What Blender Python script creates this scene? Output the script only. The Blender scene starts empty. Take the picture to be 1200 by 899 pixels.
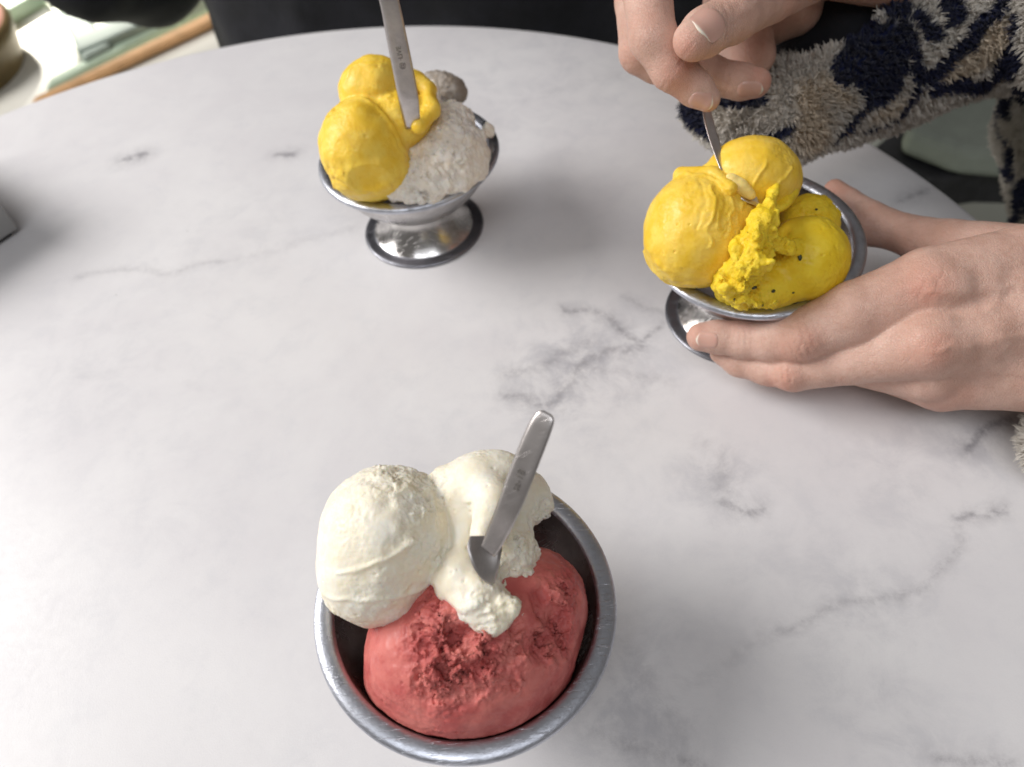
import bpy, math, random
import numpy as np
from mathutils import Matrix, Vector

# ------------------------------------------------------------------ camera, light, exposure
S = 0.01                                   # builders below work in centimetres
sc = bpy.context.scene
PITCH, ROLL, FPX, CAMH = 0.90313, -0.11912, 867.86, 28.636
cr, sr, cp, sp = math.cos(ROLL), math.sin(ROLL), math.cos(PITCH), math.sin(PITCH)
RT = np.array([1.0, 0, 0]); FW = np.array([0, cp, -sp]); UP = np.array([0, sp, cp])
IX = cr*RT + sr*UP; IY = -sr*RT + cr*UP     # the picture's right and up in the world

cam_d = bpy.data.cameras.new('camera'); cam = bpy.data.objects.new('camera', cam_d)
sc.collection.objects.link(cam); sc.camera = cam
M4 = Matrix(((IX[0], IY[0], -FW[0], 0), (IX[1], IY[1], -FW[1], 0), (IX[2], IY[2], -FW[2], CAMH*S), (0, 0, 0, 1)))
cam.matrix_world = M4
cam_d.sensor_width = 36; cam_d.lens = FPX/1200*36
cam_d.clip_start = 0.01; cam_d.clip_end = 30
cam_d.dof.use_dof = True; cam_d.dof.focus_distance = 0.262; cam_d.dof.aperture_fstop = 10.0

sc.view_settings.view_transform = 'Standard'; sc.view_settings.look = 'None'
sc.view_settings.gamma = 1; sc.view_settings.exposure = 0.13
w = bpy.data.worlds.new('World'); sc.world = w; w.use_nodes = True
w.node_tree.nodes['Background'].inputs[0].default_value = (1.0, 0.955, 0.925, 1)
w.node_tree.nodes['Background'].inputs[1].default_value = 0.155

def area(name, loc, target, sx, sy, power, col):
    d = bpy.data.lights.new(name, 'AREA'); d.shape = 'RECTANGLE'; d.size = sx; d.size_y = sy
    d.energy = power; d.color = col
    o = bpy.data.objects.new(name, d); sc.collection.objects.link(o)
    o.location = loc
    o.rotation_euler = (Vector(target)-Vector(loc)).to_track_quat('-Z', 'Y').to_euler()
    return o
area('window_light', (-1.5, 0.55, 1.08), (0, 0.2, 0), 1.0, 1.0, 35, (1.0, 0.975, 0.96))
area('overhead_fill', (-0.1, -0.7, 1.6), (0.0, 0.2, 0), 1.2, 0.7, 8.5, (0.92, 0.95, 1.0))  # added soft fill from above, stands for no actual fixture
sl = bpy.data.lights.new('floor_daylight', 'SPOT'); sl.energy = 2300; sl.spot_size = math.radians(46); sl.spot_blend = .3
sl.shadow_soft_size = .1; sl.color = (1, .96, .86)
slo = bpy.data.objects.new('floor_daylight', sl); sc.collection.objects.link(slo)
slo.location = (-1.9, 3.4, 1.7)
slo.rotation_euler = (Vector((-1.15, 2.35, -.73))-Vector(slo.location)).to_track_quat('-Z', 'Y').to_euler()

# ------------------------------------------------------------------ helpers
def at(px, py, z):
    """point of the plane at height z (cm) seen at this place of the photograph"""
    a, b = px-600, py-449.5
    u = a*cr+b*sr; v = -a*sr+b*cr
    d = FW + RT*u/FPX - UP*v/FPX
    return np.array([0, 0, CAMH]) + d*((z-CAMH)/d[2])
def rad(px, py, z, rpx):
    return rpx*float((at(px, py, z)-np.array([0, 0, CAMH]))@FW)/FPX

def hit(f, px, py):
    """first point of the solid f seen at this place of the photograph, and its outward direction"""
    o = np.array([0, 0, CAMH]); d = at(px, py, 0)-o; d /= np.linalg.norm(d); t = 8.
    for _ in range(160):
        v = float(f((o+d*t)[None])[0])
        if v < .004: break
        t += max(v*.7, .004)
    q = o+d*t; e = .05; g = np.array([float(f((q+e*k)[None])[0]-f((q-e*k)[None])[0]) for k in np.eye(3)])
    return q, g/np.linalg.norm(g)
def ray_y(px, py, y):
    o = np.array([0, 0, CAMH]); d = at(px, py, 0)-o; return o+d*(y/d[1])
def link(name, me, mat=None, parent=None):
    o = bpy.data.objects.new(name, me); sc.collection.objects.link(o)
    if mat is not None: me.materials.append(mat)
    if parent is not None: o.parent = parent
    return o
def mesh(name, V, F, smooth=True):
    me = bpy.data.meshes.new(name)
    V = np.asarray(V, np.float32)*S
    if isinstance(F, np.ndarray):
        n = F.shape[1]
        me.vertices.add(len(V)); me.vertices.foreach_set('co', V.ravel())
        me.loops.add(F.size); me.loops.foreach_set('vertex_index', F.ravel().astype(np.int32))
        me.polygons.add(len(F)); me.polygons.foreach_set('loop_start', np.arange(0, F.size, n, dtype=np.int32))
        me.polygons.foreach_set('loop_total', np.full(len(F), n, np.int32))
        me.update(calc_edges=True)
    else:
        me.from_pydata(V.tolist(), [], F); me.update()
    if smooth: me.polygons.foreach_set('use_smooth', np.ones(len(me.polygons), bool))
    return me
def empty(name, loc=(0, 0, 0)):
    o = bpy.data.objects.new(name, None); sc.collection.objects.link(o)
    o.empty_display_size = .02
    return o
def tag(o, label=None, cat=None, group=None, kind=None):
    if label: o['label'] = label
    if cat: o['category'] = cat
    if group: o['group'] = group
    if kind: o['kind'] = kind
    return o
def fattr(me, name, arr):
    a = me.attributes.new(name, 'FLOAT', 'POINT'); a.data.foreach_set('value', np.asarray(arr, np.float32))
def normals(me):
    n = np.empty(len(me.vertices)*3, np.float32); me.vertex_normals.foreach_get('vector', n); return n.reshape(-1, 3)
def coords(me):
    n = np.empty(len(me.vertices)*3, np.float32); me.vertices.foreach_get('co', n); return n.reshape(-1, 3)/S

# noise
_rs = np.random.RandomState(7)
ROTN = np.array([[.36, .48, -.8], [-.8, .6, 0], [.48, .64, .6]])
_L = _rs.uniform(-1, 1, (32, 32, 32)).astype(np.float32)
def vn(P, s, seed=0):
    Q = (P@ROTN)*s + np.array([seed*7.31, seed*3.7, seed*5.13]); I = np.floor(Q).astype(np.int32); f = (Q-I).astype(np.float32)
    f = f*f*(3-2*f); I &= 31; J = (I+1) & 31
    x0, y0, z0 = I[:, 0], I[:, 1], I[:, 2]; x1, y1, z1 = J[:, 0], J[:, 1], J[:, 2]
    fx, fy, fz = f[:, 0], f[:, 1], f[:, 2]
    a = _L[x0, y0, z0]*(1-fx)+_L[x1, y0, z0]*fx; b = _L[x0, y1, z0]*(1-fx)+_L[x1, y1, z0]*fx
    c = _L[x0, y0, z1]*(1-fx)+_L[x1, y0, z1]*fx; d = _L[x0, y1, z1]*(1-fx)+_L[x1, y1, z1]*fx
    return (a*(1-fy)+b*fy)*(1-fz)+(c*(1-fy)+d*fy)*fz
def fbm(P, s, o=4, seed=0, g=.5):
    r = 0; a = 1
    for k in range(o): r = r + a*vn(P, s*2.03**k, seed+k*3); a *= g
    return r
_J = _rs.uniform(0, 1, (32, 32, 32, 3)).astype(np.float32)
def worley(P, s, seed=0):
    Q = (P*s+seed*4.7).astype(np.float32); I = np.floor(Q).astype(np.int32); f = Q-I
    best = np.full(len(P), 9, np.float32)
    for dx in (-1, 0, 1):
        for dy in (-1, 0, 1):
            for dz in (-1, 0, 1):
                K = (I+np.array([dx, dy, dz])) & 31
                v = _J[K[:, 0], K[:, 1], K[:, 2]]+np.array([dx, dy, dz], np.float32)-f
                best = np.minimum(best, (v*v).sum(1))
    return np.sqrt(best)

def nearest_seed(P, s):
    Q = (P*s).astype(np.float32); I = np.floor(Q).astype(np.int32); best = np.full(len(P), 9, np.float32); out = np.zeros((len(P), 3))
    for dx in (-1, 0, 1):
        for dy in (-1, 0, 1):
            for dz in (-1, 0, 1):
                C_ = I+np.array([dx, dy, dz]); K = C_ & 31; c = _J[K[:, 0], K[:, 1], K[:, 2]]+C_; q = ((c-Q)**2).sum(1)
                m = q < best; best[m] = q[m]; out[m] = c[m]
    return out/s

# signed distances
def smin(a, b, k):
    h = np.clip(.5+.5*(b-a)/k, 0, 1); return b*(1-h)+a*h-k*h*(1-h)
def smax(a, b, k): return -smin(-a, -b, k)
def ball(P, c, r): return np.linalg.norm(P-c, axis=1)-r
def cone(P, a, b, r1, r2):
    ba = b-a; l2 = ba@ba; rr = r1-r2; a2 = max(l2-rr*rr, 1e-9); il2 = 1/l2
    pa = P-a; y = pa@ba; z = y-l2
    q = pa*l2-ba*y[:, None]; x2 = (q*q).sum(1); y2 = y*y*l2; z2 = z*z*l2
    k = np.sign(rr)*rr*rr*x2
    return np.where(np.sign(z)*a2*z2 > k, np.sqrt(x2+z2)*il2-r2,
           np.where(np.sign(y)*a2*y2 < k, np.sqrt(x2+y2)*il2-r1,
                    (np.sqrt(np.maximum(x2*a2*il2, 0))+y*rr)*il2-r1))
def ell(P, c, A, R):
    """ellipsoid: A rows are the axes, R the radii"""
    q = (P-c)@A.T; k0 = np.linalg.norm(q/R, axis=1); k1 = np.linalg.norm(q/(R*R), axis=1)
    return k0*(k0-1)/np.maximum(k1, 1e-6)
def warp(P, a, s, seed=50):
    return P+np.stack([fbm(P, s, 2, seed), fbm(P, s, 2, seed+11), fbm(P, s, 2, seed+23)], 1)*a
def pt(t):                      # (px, py, z, rpx) -> centre, radius
    return at(t[0], t[1], t[2]), rad(t[0], t[1], t[2], t[3])
def chain(P, ts, k=.12):
    d = None
    for a, b in zip(ts[:-1], ts[1:]):
        (A, ra), (B, rb) = pt(a), pt(b)
        e = cone(P, A, B, ra, rb); d = e if d is None else smin(d, e, k)
    return d
def elp(P, px, py, z, rx, ry, rd, rot=0):
    """ellipsoid with picture-facing axes; rx, ry in pixels at that depth, rd in cm, rot in degrees"""
    c = at(px, py, z); t = math.radians(rot)
    a = IX*math.cos(t)+IY*math.sin(t); b = -IX*math.sin(t)+IY*math.cos(t)
    return ell(P, c, np.stack([a, b, FW]), np.array([rad(px, py, z, rx), rad(px, py, z, ry), rd]))

def surface(f, lo, hi, h, margin=.5):
    """mesh of f = 0 inside a box (surface nets, fine samples only near the surface)"""
    lo = np.asarray(lo, float); hi = np.asarray(hi, float)
    nb = np.ceil((hi-lo)/(4*h)).astype(int)+1; n = nb*4
    g = [lo[i]+(np.arange(nb[i])*4+1.5)*h for i in range(3)]
    C = np.stack(np.meshgrid(*g, indexing='ij'), -1).reshape(-1, 3)
    fc = f(C).astype(np.float32); act = np.abs(fc) < 3.6*h*1.15+margin
    F = np.repeat(np.repeat(np.repeat(fc.reshape(nb), 4, 0), 4, 1), 4, 2)
    off = np.stack(np.meshgrid(*[np.arange(4)]*3, indexing='ij'), -1).reshape(-1, 3)
    ci = np.stack(np.unravel_index(np.nonzero(act)[0], nb), 1)*4
    idx = (ci[:, None]+off[None]).reshape(-1, 3)
    for s in range(0, len(idx), 600000):
        k = idx[s:s+600000]; F[k[:, 0], k[:, 1], k[:, 2]] = f(lo+k*h)
    F[0] = F[-1] = 9; F[:, 0] = F[:, -1] = 9; F[:, :, 0] = F[:, :, -1] = 9
    G = F < 0
    cnt = np.zeros(n-1, np.int8)
    for a in (0, 1):
        for b in (0, 1):
            for c in (0, 1): cnt += G[a:n[0]-1+a, b:n[1]-1+b, c:n[2]-1+c]
    cell = np.stack(np.nonzero((cnt > 0) & (cnt < 8)), 1)
    acc = np.zeros((len(cell), 3)); num = np.zeros(len(cell))
    for ax in range(3):
        o1, o2 = [i for i in range(3) if i != ax]
        for u in (0, 1):
            for v in (0, 1):
                d = np.zeros(3, int); d[o1] = u; d[o2] = v
                p = cell+d; q = p.copy(); q[:, ax] += 1
                A = F[p[:, 0], p[:, 1], p[:, 2]]; B = F[q[:, 0], q[:, 1], q[:, 2]]
                m = (A < 0) != (B < 0); t = np.where(m, A/np.where(m, A-B, 1), 0)
                loc = np.tile(d.astype(float), (len(cell), 1)); loc[:, ax] = t
                acc += loc*m[:, None]; num += m
    V = lo+(cell+acc/num[:, None])*h
    ID = np.full(n-1, -1, np.int32); ID[cell[:, 0], cell[:, 1], cell[:, 2]] = np.arange(len(cell))
    Q = []
    for ax in range(3):
        o1, o2 = [(1, 2), (2, 0), (0, 1)][ax]
        s0 = [slice(None)]*3; s1 = [slice(None)]*3; s0[ax] = slice(0, -1); s1[ax] = slice(1, None)
        E = np.stack(np.nonzero(G[tuple(s0)] != G[tuple(s1)]), 1)
        E = E[(E[:, o1] > 0) & (E[:, o2] > 0)]
        ins = G[E[:, 0], E[:, 1], E[:, 2]]
        d1 = np.zeros(3, int); d1[o1] = 1; d2 = np.zeros(3, int); d2[o2] = 1
        k = [E-d1-d2, E-d2, E, E-d1]
        q = np.stack([ID[a[:, 0], a[:, 1], a[:, 2]] for a in k], 1)
        q = np.where(ins[:, None], q, q[:, ::-1]); Q.append(q)
    Q = np.concatenate(Q); Q = Q[(Q >= 0).all(1)]
    return V, Q

# ------------------------------------------------------------------ materials
def mat(name):
    m = bpy.data.materials.new(name); m.use_nodes = True
    nt = m.node_tree; return m, nt, nt.nodes['Principled BSDF']
def N(nt, t, **kw):
    n = nt.nodes.new(t)
    for k, v in kw.items():
        if k.startswith('i_'):
            key = k[2:]; key = int(key) if key.isdigit() else key.replace('_', ' ')
            n.inputs[key].default_value = v
        else: setattr(n, k, v)
    return n
def noise(nt, vec, scale, detail=4, rough=.55, dist=0):
    n = N(nt, 'ShaderNodeTexNoise'); n.inputs['Scale'].default_value = scale; n.inputs['Detail'].default_value = detail
    n.inputs['Roughness'].default_value = rough; n.inputs['Distortion'].default_value = dist
    if vec is not None: nt.links.new(vec, n.inputs['Vector'])
    return n.outputs['Fac']
def math_(nt, op, a, b=None, c=None, clamp=False):
    n = N(nt, 'ShaderNodeMath', operation=op); n.use_clamp = clamp
    for i, x in enumerate((a, b, c)):
        if x is None: continue
        if isinstance(x, (int, float)): n.inputs[i].default_value = x
        else: nt.links.new(x, n.inputs[i])
    return n.outputs[0]
def rng(nt, v, a, b, c=0., d=1., smooth=True):
    n = N(nt, 'ShaderNodeMapRange'); n.interpolation_type = 'SMOOTHSTEP' if smooth else 'LINEAR'
    nt.links.new(v, n.inputs[0])
    for i, x in enumerate((a, b, c, d)): n.inputs[i+1].default_value = x
    return n.outputs[0]
def mix(nt, f, a, b, mode='MIX'):
    n = N(nt, 'ShaderNodeMix', data_type='RGBA', blend_type=mode)
    for s, x in ((n.inputs[0], f), (n.inputs[6], a), (n.inputs[7], b)):
        if isinstance(x, (int, float)): s.default_value = x
        elif isinstance(x, tuple): s.default_value = (*x, 1) if len(x) == 3 else x
        else: nt.links.new(x, s)
    return n.outputs[2]
def attr(nt, name): return N(nt, 'ShaderNodeAttribute', attribute_name=name).outputs['Fac']
def bump(nt, b, h, dist, strength=1., prev=None):
    n = N(nt, 'ShaderNodeBump'); n.inputs['Distance'].default_value = dist; n.inputs['Strength'].default_value = strength
    nt.links.new(h, n.inputs['Height'])
    if prev is not None: nt.links.new(prev, n.inputs['Normal'])
    nt.links.new(n.outputs[0], b.inputs['Normal']); return n.outputs[0]
def pos(nt): return N(nt, 'ShaderNodeTexCoord').outputs['Object']

def ice_mat(name, c1, c2, sss=.35, fleck=None, rough=.42, bumpd=.0004):
    m, nt, b = mat(name); p = pos(nt)
    n1 = noise(nt, p, 120, 5, .6); n2 = noise(nt, p, 900, 3, .6)
    col = mix(nt, rng(nt, n1, .35, .68), c1, c2)
    if fleck:
        v = N(nt, 'ShaderNodeTexVoronoi'); v.inputs['Scale'].default_value = 130; nt.links.new(p, v.inputs['Vector'])
        col = mix(nt, rng(nt, v.outputs['Distance'], .22, .13), col, fleck)
    nt.links.new(col, b.inputs['Base Color'])
    nt.links.new(rng(nt, noise(nt, p, 260, 3), .3, .7, rough-.14, rough+.12), b.inputs['Roughness'])
    b.inputs['Subsurface Weight'].default_value = sss; b.inputs['Subsurface Scale'].default_value = .0028
    b.inputs['Subsurface Radius'].default_value = (1, .75, .45)
    b.inputs['IOR'].default_value = 1.35
    rg = attr(nt, 'rough')
    gate = rng(nt, noise(nt, p, 110, 3), .45, .65, .06, .5)
    h = math_(nt, 'ADD', math_(nt, 'MULTIPLY', n2, math_(nt, 'ADD', rg, gate)), math_(nt, 'MULTIPLY', noise(nt, p, 2600, 2, .5), math_(nt, 'MULTIPLY_ADD', rg, .35, .05)))
    bump(nt, b, h, bumpd*1.6, .9)
    return m
def steel(name, col=(.60, .60, .62), rough=.26, scr=.5):
    m, nt, b = mat(name); p = pos(nt)
    b.inputs['Metallic'].default_value = 1; b.inputs['Base Color'].default_value = (*col, 1)
    n = noise(nt, p, 60, 6, .7, .3); f = noise(nt, p, 900, 3, .7)
    nt.links.new(mix(nt, rng(nt, n, .35, .75), col, tuple(x*.66 for x in col)), b.inputs['Base Color'])
    r = math_(nt, 'ADD', rng(nt, n, .3, .75, rough-.07, rough+.13), math_(nt, 'MULTIPLY', f, .1*scr))
    nt.links.new(r, b.inputs['Roughness'])
    mp = N(nt, 'ShaderNodeMapping'); mp.inputs['Scale'].default_value = (1, 1, 7); nt.links.new(p, mp.inputs[0])
    sc_ = []
    for k, (ang, st) in enumerate(((.4, 30), (1.7, 26), (2.6, 34))):
        m2 = N(nt, 'ShaderNodeMapping'); m2.inputs['Rotation'].default_value = (.3*k, .2, ang); m2.inputs['Scale'].default_value = (1, st, 1); nt.links.new(p, m2.inputs[0])
        sc_.append(rng(nt, noise(nt, m2.outputs[0], 90, 2, .5, .4), .66, .72))
    scm = math_(nt, 'MAXIMUM', sc_[0], math_(nt, 'MAXIMUM', sc_[1], sc_[2]))
    nt.links.new(math_(nt, 'ADD', r, math_(nt, 'MULTIPLY', scm, .22*scr)), b.inputs['Roughness'])
    h = math_(nt, 'ADD', math_(nt, 'SUBTRACT', noise(nt, mp.outputs[0], 450, 4, .7), scm), math_(nt, 'MULTIPLY', noise(nt, p, 35, 2), 1.2))
    bump(nt, b, h, .00012*scr, .8)
    return m
def simple(name, col, rough=.6, var=.25, scale=40, bumpd=0, **kw):
    m, nt, b = mat(name); p = pos(nt); n = noise(nt, p, scale, 6, .6)
    nt.links.new(mix(nt, rng(nt, n, .3, .7), tuple(c*(1-var) for c in col), tuple(min(1, c*(1+var)) for c in col)), b.inputs['Base Color'])
    b.inputs['Roughness'].default_value = rough
    if bumpd: bump(nt, b, noise(nt, p, scale*8, 4), bumpd)
    return m

STEEL = steel('brushed_steel'); STEEL_DISH = steel('worn_dish_steel', (.62, .60, .59), .27, .8)
STEEL_IN = steel('reflection_darkened_cup_steel', (.36, .33, .32), .28, .25)  # cup interior coloured darker in place of the dark surroundings it would mirror
STEEL_RIM = steel('worn_rim_steel', (.60, .62, .68), .30, 1.1)
STEEL_FOOT = steel('polished_foot_steel', (.66, .64, .62), .13, .5)
STEEL_BASE = steel('dull_base_steel', (.30, .30, .33), .32, .8)
CLOTH = simple('black_cloth', (.010, .010, .014), .85, .4, 30, .0004)

# ------------------------------------------------------------------ table
def polyline_d(P, pts):
    d = np.full(len(P), 1e9)
    for a, b in zip(pts[:-1], pts[1:]):
        ab = b-a; t = np.clip(((P-a)@ab)/(ab@ab), 0, 1); d = np.minimum(d, np.linalg.norm(P-a-t[:, None]*ab, axis=1))
    return d
TC = (-12.88, 20.40); TR = 41.0
def build_table():
    t = empty('round_table')
    tag(t, 'round white marble cafe table with soft grey veins', 'table')
    nr, ns = 210, 900
    rr = np.concatenate([np.linspace(.2, TR-.35, nr), [TR-.18, TR-.06, TR, TR, TR-.1, TR-.4, 3]])
    zz = np.concatenate([np.zeros(nr), [-.03, -.12, -.3, -1.7, -1.9, -2, -2]])
    th = np.linspace(0, 2*np.pi, ns, endpoint=False)
    V = np.stack([TC[0]+rr[:, None]*np.cos(th), TC[1]+rr[:, None]*np.sin(th), np.repeat(zz[:, None], ns, 1)], -1).reshape(-1, 3)
    i = np.arange(len(rr)-1)[:, None]*ns; j = np.arange(ns)[None]; k = (j+1) % ns
    F = np.stack([i+j, i+ns+j, i+ns+k, i+k], -1).reshape(-1, 4)
    V = np.concatenate([V, [[TC[0], TC[1], 0]]])
    F = F.tolist()+[(j_, (j_+1) % ns, len(V)-1) for j_ in range(ns)]
    me = mesh('marble_top', V, F)
    # close the middle
    c = len(V)-1
    P2 = V[:, :2]
    def pl(l): return [at(a, b, 0)[:2] for a, b in l]
    W = vn(V, .35, 3)[:, None]*.9+0*P2
    Pw = P2+np.stack([vn(V, .45, 11), vn(V, .45, 17)], 1)*.45+np.stack([vn(V, 1.3, 21), vn(V, 1.3, 27)], 1)*.16
    veins = [([(662, 362), (700, 366), (728, 386), (756, 397), (778, 384)], 1.0, .16),
             ([(728, 350), (750, 362), (790, 372)], .55, .16),
             ([(592, 462), (640, 468), (668, 452), (684, 430), (712, 412), (762, 400)], .8, .3),
             ([(600, 440), (640, 428), (690, 405)], .55, .3),
             ([(690, 440), (730, 432), (775, 445)], .4, .3),
             ([(835, 520), (848, 552), (852, 585), (868, 597)], .45, .35),
             ([(852, 592), (880, 597), (902, 591)], .9, .14),
             ([(1215, 488), (1180, 498), (1150, 512), (1128, 532)], 1.2, .2),
             ([(1174, 600), (1150, 606), (1124, 614)], 1.1, .15),
             ([(1124, 614), (1126, 640), (1104, 662), (1072, 684), (1046, 702), (1000, 714), (960, 722), (905, 742)], .55, .18),
             ([(1046, 702), (1058, 712)], .5, .15),
             ([(90, 330), (130, 320), (170, 315), (200, 318), (232, 308), (262, 306)], .5, .2),
             ([(262, 306), (330, 292), (385, 276), (420, 268)], .3, .3),
             ([(150, 186), (162, 182), (170, 182)], 1.5, .3), ([(328, 178), (340, 177), (350, 178)], 1.3, .2),
             ([(700, 868), (760, 872), (812, 882), (828, 890)], .5, .2), ([(790, 880), (812, 884)], .9, .15),
             ([(1105, 884), (1140, 880), (1175, 886)], .8, .16),
             ([(1050, 236), (1066, 232), (1086, 226)], .9, .2),
             ([(520, 8), (560, 20), (600, 10)], .2, .3), ([(620, 120), (700, 90), (790, 80)], .16, .5),
             ([(60, 440), (160, 430), (240, 452)], .13, .4), ([(230, 160), (300, 145), (380, 160)], .1, .4),
             ([(740, 740), (780, 800), (790, 860)], .25, .5), ([(905, 742), (860, 780), (800, 800)], .25, .3)]
    line = np.zeros(len(V)); 
    for l, s, wd in veins:
        d = polyline_d(Pw, pl(l)); core = s*.85*np.exp(-(d/wd)**2); halo = .36*s*np.exp(-(d/(wd*4))**2)
        line = np.maximum(line, core*.8+halo)
    cl = np.zeros(len(V))
    for x, y, r, s in [(690, 420, 85, .75), (650, 455, 50, .5), (845, 560, 48, .7), (1030, 690, 60, .3), (1140, 520, 60, .5), (735, 850, 75, .55),
                       (1010, 790, 70, .3), (1050, 560, 80, .3), (300, 270, 110, .15), (90, 430, 120, .2), (640, 90, 160, .25), (1060, 880, 60, .3),
                       (770, 780, 60, .3), (930, 650, 90, .18), (500, 500, 70, .12), (180, 600, 130, .12), (700, 600, 80, .15)]:
        c0 = at(x, y, 0)[:2]; R = rad(x, y, 0, r)
        cl += s*np.exp(-(((Pw-c0)**2).sum(1))/(R*R))
    fattr(me, 'vein', line); fattr(me, 'cloud', cl)
    m, nt, b = mat('white_marble'); p = pos(nt)
    va, ca = attr(nt, 'vein'), attr(nt, 'cloud')
    n_big = noise(nt, p, 9, 6, .65, .3); n_mid = noise(nt, p, 48, 7, .72, .35); n_f = noise(nt, p, 260, 5, .7); n_g = noise(nt, p, 1500, 3, .6)
    base = mix(nt, rng(nt, n_big, .3, .7), (.72, .70, .71), (.79, .775, .775))
    base = mix(nt, rng(nt, n_mid, .48, .72, 0, .22), base, (.60, .60, .63))
    base = mix(nt, rng(nt, n_g, .45, .8, 0, .16), base, (.62, .60, .59))
    cm = math_(nt, 'MULTIPLY', ca, rng(nt, n_mid, .36, .66), clamp=True)
    base = mix(nt, math_(nt, 'MULTIPLY', cm, .72), base, (.40, .395, .43))
    brk = math_(nt, 'MULTIPLY', rng(nt, n_f, .28, .66, .35, 1), rng(nt, n_mid, .3, .55, .35, 1))
    vm = math_(nt, 'MULTIPLY', va, brk, clamp=True)
    vm2 = rng(nt, vm, .05, 1.1, 0, .80, False)
    base = mix(nt, vm2, base, (.20, .19, .21))
    # tiny dark pits
    vo = N(nt, 'ShaderNodeTexVoronoi'); vo.inputs['Scale'].default_value = 38; nt.links.new(p, vo.inputs['Vector'])
    pit = math_(nt, 'MULTIPLY', rng(nt, vo.outputs['Distance'], .035, .015), rng(nt, n_big, .5, .56))
    base = mix(nt, math_(nt, 'MULTIPLY', pit, .55), base, (.2, .19, .18))
    nt.links.new(base, b.inputs['Base Color'])
    nt.links.new(rng(nt, n_f, .3, .7, .33, .43), b.inputs['Roughness'])
    b.inputs['Specular IOR Level'].default_value = .42
    b.inputs['Subsurface Weight'].default_value = .0
    bump(nt, b, math_(nt, 'ADD', n_g, n_f), .00006, .6)
    top = link('marble_top', me, m, t)
    base_m = simple('black_iron', (.02, .02, .022), .5, .2)
    for nm, prof in (('pedestal', [(0, -71), (3.2, -71), (3, -60), (2.6, -10), (4, -4), (14, -2.1), (0, -2.1)]),
                     ('foot_plate', [(0, -73), (22, -73), (22, -72.2), (20, -71.6), (3.4, -70.6), (0, -70.6)])):
        V2, F2 = lathe(prof, 48, (TC[0], TC[1])); link(nm, mesh(nm, V2, F2), base_m, t)
def lathe(prof, ns, c=(0, 0), z0=0):
    th = np.linspace(0, 2*np.pi, ns, endpoint=False); pr = np.array(prof, float)
    V = np.stack([c[0]+pr[:, 0:1]*np.cos(th), c[1]+pr[:, 0:1]*np.sin(th), z0+np.repeat(pr[:, 1:2], ns, 1)], -1).reshape(-1, 3)
    i = np.arange(len(pr)-1)[:, None]*ns; j = np.arange(ns)[None]; k = (j+1) % ns
    return V, np.stack([i+j, i+k, i+ns+k, i+ns+j], -1).reshape(-1, 4)
build_table()

# ------------------------------------------------------------------ room around the table
FL = -73.
fm, nt, b = mat('worn_pale_floor'); p = pos(nt)
nt.links.new(mix(nt, rng(nt, noise(nt, p, 3, 6, .6), .3, .7), (.42, .44, .38), (.55, .56, .49)), b.inputs['Base Color']); b.inputs['Roughness'].default_value = .55
me = mesh('floor', [(-420, -200, FL), (420, -200, FL), (420, 620, FL), (-420, 620, FL)], [(0, 1, 2, 3)], False)
tag(link('floor', me, fm), kind='structure')

def slab(name, quad, z0, z1, m, parent=None, bev=.8):
    """closed slab over a quad of (px, py) corners seen at height z1"""
    T = [at(a, c, z1) for a, c in quad]
    V = [tuple(v) for v in T]+[(v[0], v[1], z0) for v in T]; n = len(T)
    F = [tuple(range(n)), tuple(range(2*n-1, n-1, -1))]+[(i, i+n, (i+1) % n+n, (i+1) % n) for i in range(n)]
    me = mesh(name, V, F, False)
    o = link(name, me, m, parent)
    import bmesh
    bm = bmesh.new(); bm.from_mesh(me); bmesh.ops.recalc_face_normals(bm, faces=bm.faces); bm.to_mesh(me); bm.free()
    if bev:
        md = o.modifiers.new('bevel', 'BEVEL'); md.width = bev*S; md.segments = 2
    return o
GREEN = simple('pale_green_paint', (.40, .50, .38), .45, .12, 8); WHITE = simple('white_paint', (.80, .78, .70), .5, .05, 8)
ORANGE = simple('orange_wood', (.62, .36, .17), .5, .2, 14); GREY = simple('grey_paint', (.28, .34, .30), .5, .15, 8)
BROWN = simple('brown_glaze', (.17, .115, .04), .35, .25, 10); PINK = simple('pink_clay', (.50, .22, .15), .6, .1, 10)
# a bench seen past the left of the table: white seat panel, green slats and an orange front edge
bench = empty('garden_bench'); tag(bench, 'blurred pale green and white painted bench with orange edge left of the table', 'bench')
slab('seat_panel', [(-60, 60), (55, 0), (92, 62), (100, 120), (20, 180), (-40, 180)], FL+36, FL+40, WHITE, bench)
slab('seat_slat', [(50, 104), (58, 90), (300, -42), (310, -30)], FL+38, FL+41, GREEN, bench)
slab('front_edge', [(34, 124), (38, 113), (300, -14), (310, -5)], FL+40.2, FL+41.6, ORANGE, bench)
slab('front_board', [(20, 170), (36, 122), (310, -5), (310, 70)], FL+30, FL+39.9, WHITE, bench)
slab('back_slat', [(90, 60), (84, 45), (260, -40), (300, -30)], FL+40, FL+42.5, GREY, bench, .5)
slab('back_slat', [(-60, 50), (-60, 10), (60, -50), (80, -30)], FL+40.5, FL+43, GREEN, bench, .5)
slab('end_board', [(60, -5), (75, -15), (130, 50), (95, 68)], FL+37, FL+42, GREY, bench)
pot = empty('flower_pot'); tag(pot, 'brown glazed pot with pinkish rim beyond the left table edge', 'pot')
c = at(-66, 120, -37)
V, F = lathe([(0, -44), (13.5, -44), (15, -37), (17.4, -28), (17.6, -26.2), (16.8, -25.8)], 64, (c[0], c[1]), 0)
link('pot_body', mesh('pot_body', V, F), BROWN, pot)
V, F = lathe([(17, -26.0), (16, -25.3), (14.6, -25.9), (14, -30), (13, -34), (0, -34)], 64, (c[0], c[1]), 0)
link('pot_rim', mesh('pot_rim', V, F), PINK, pot)
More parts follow.
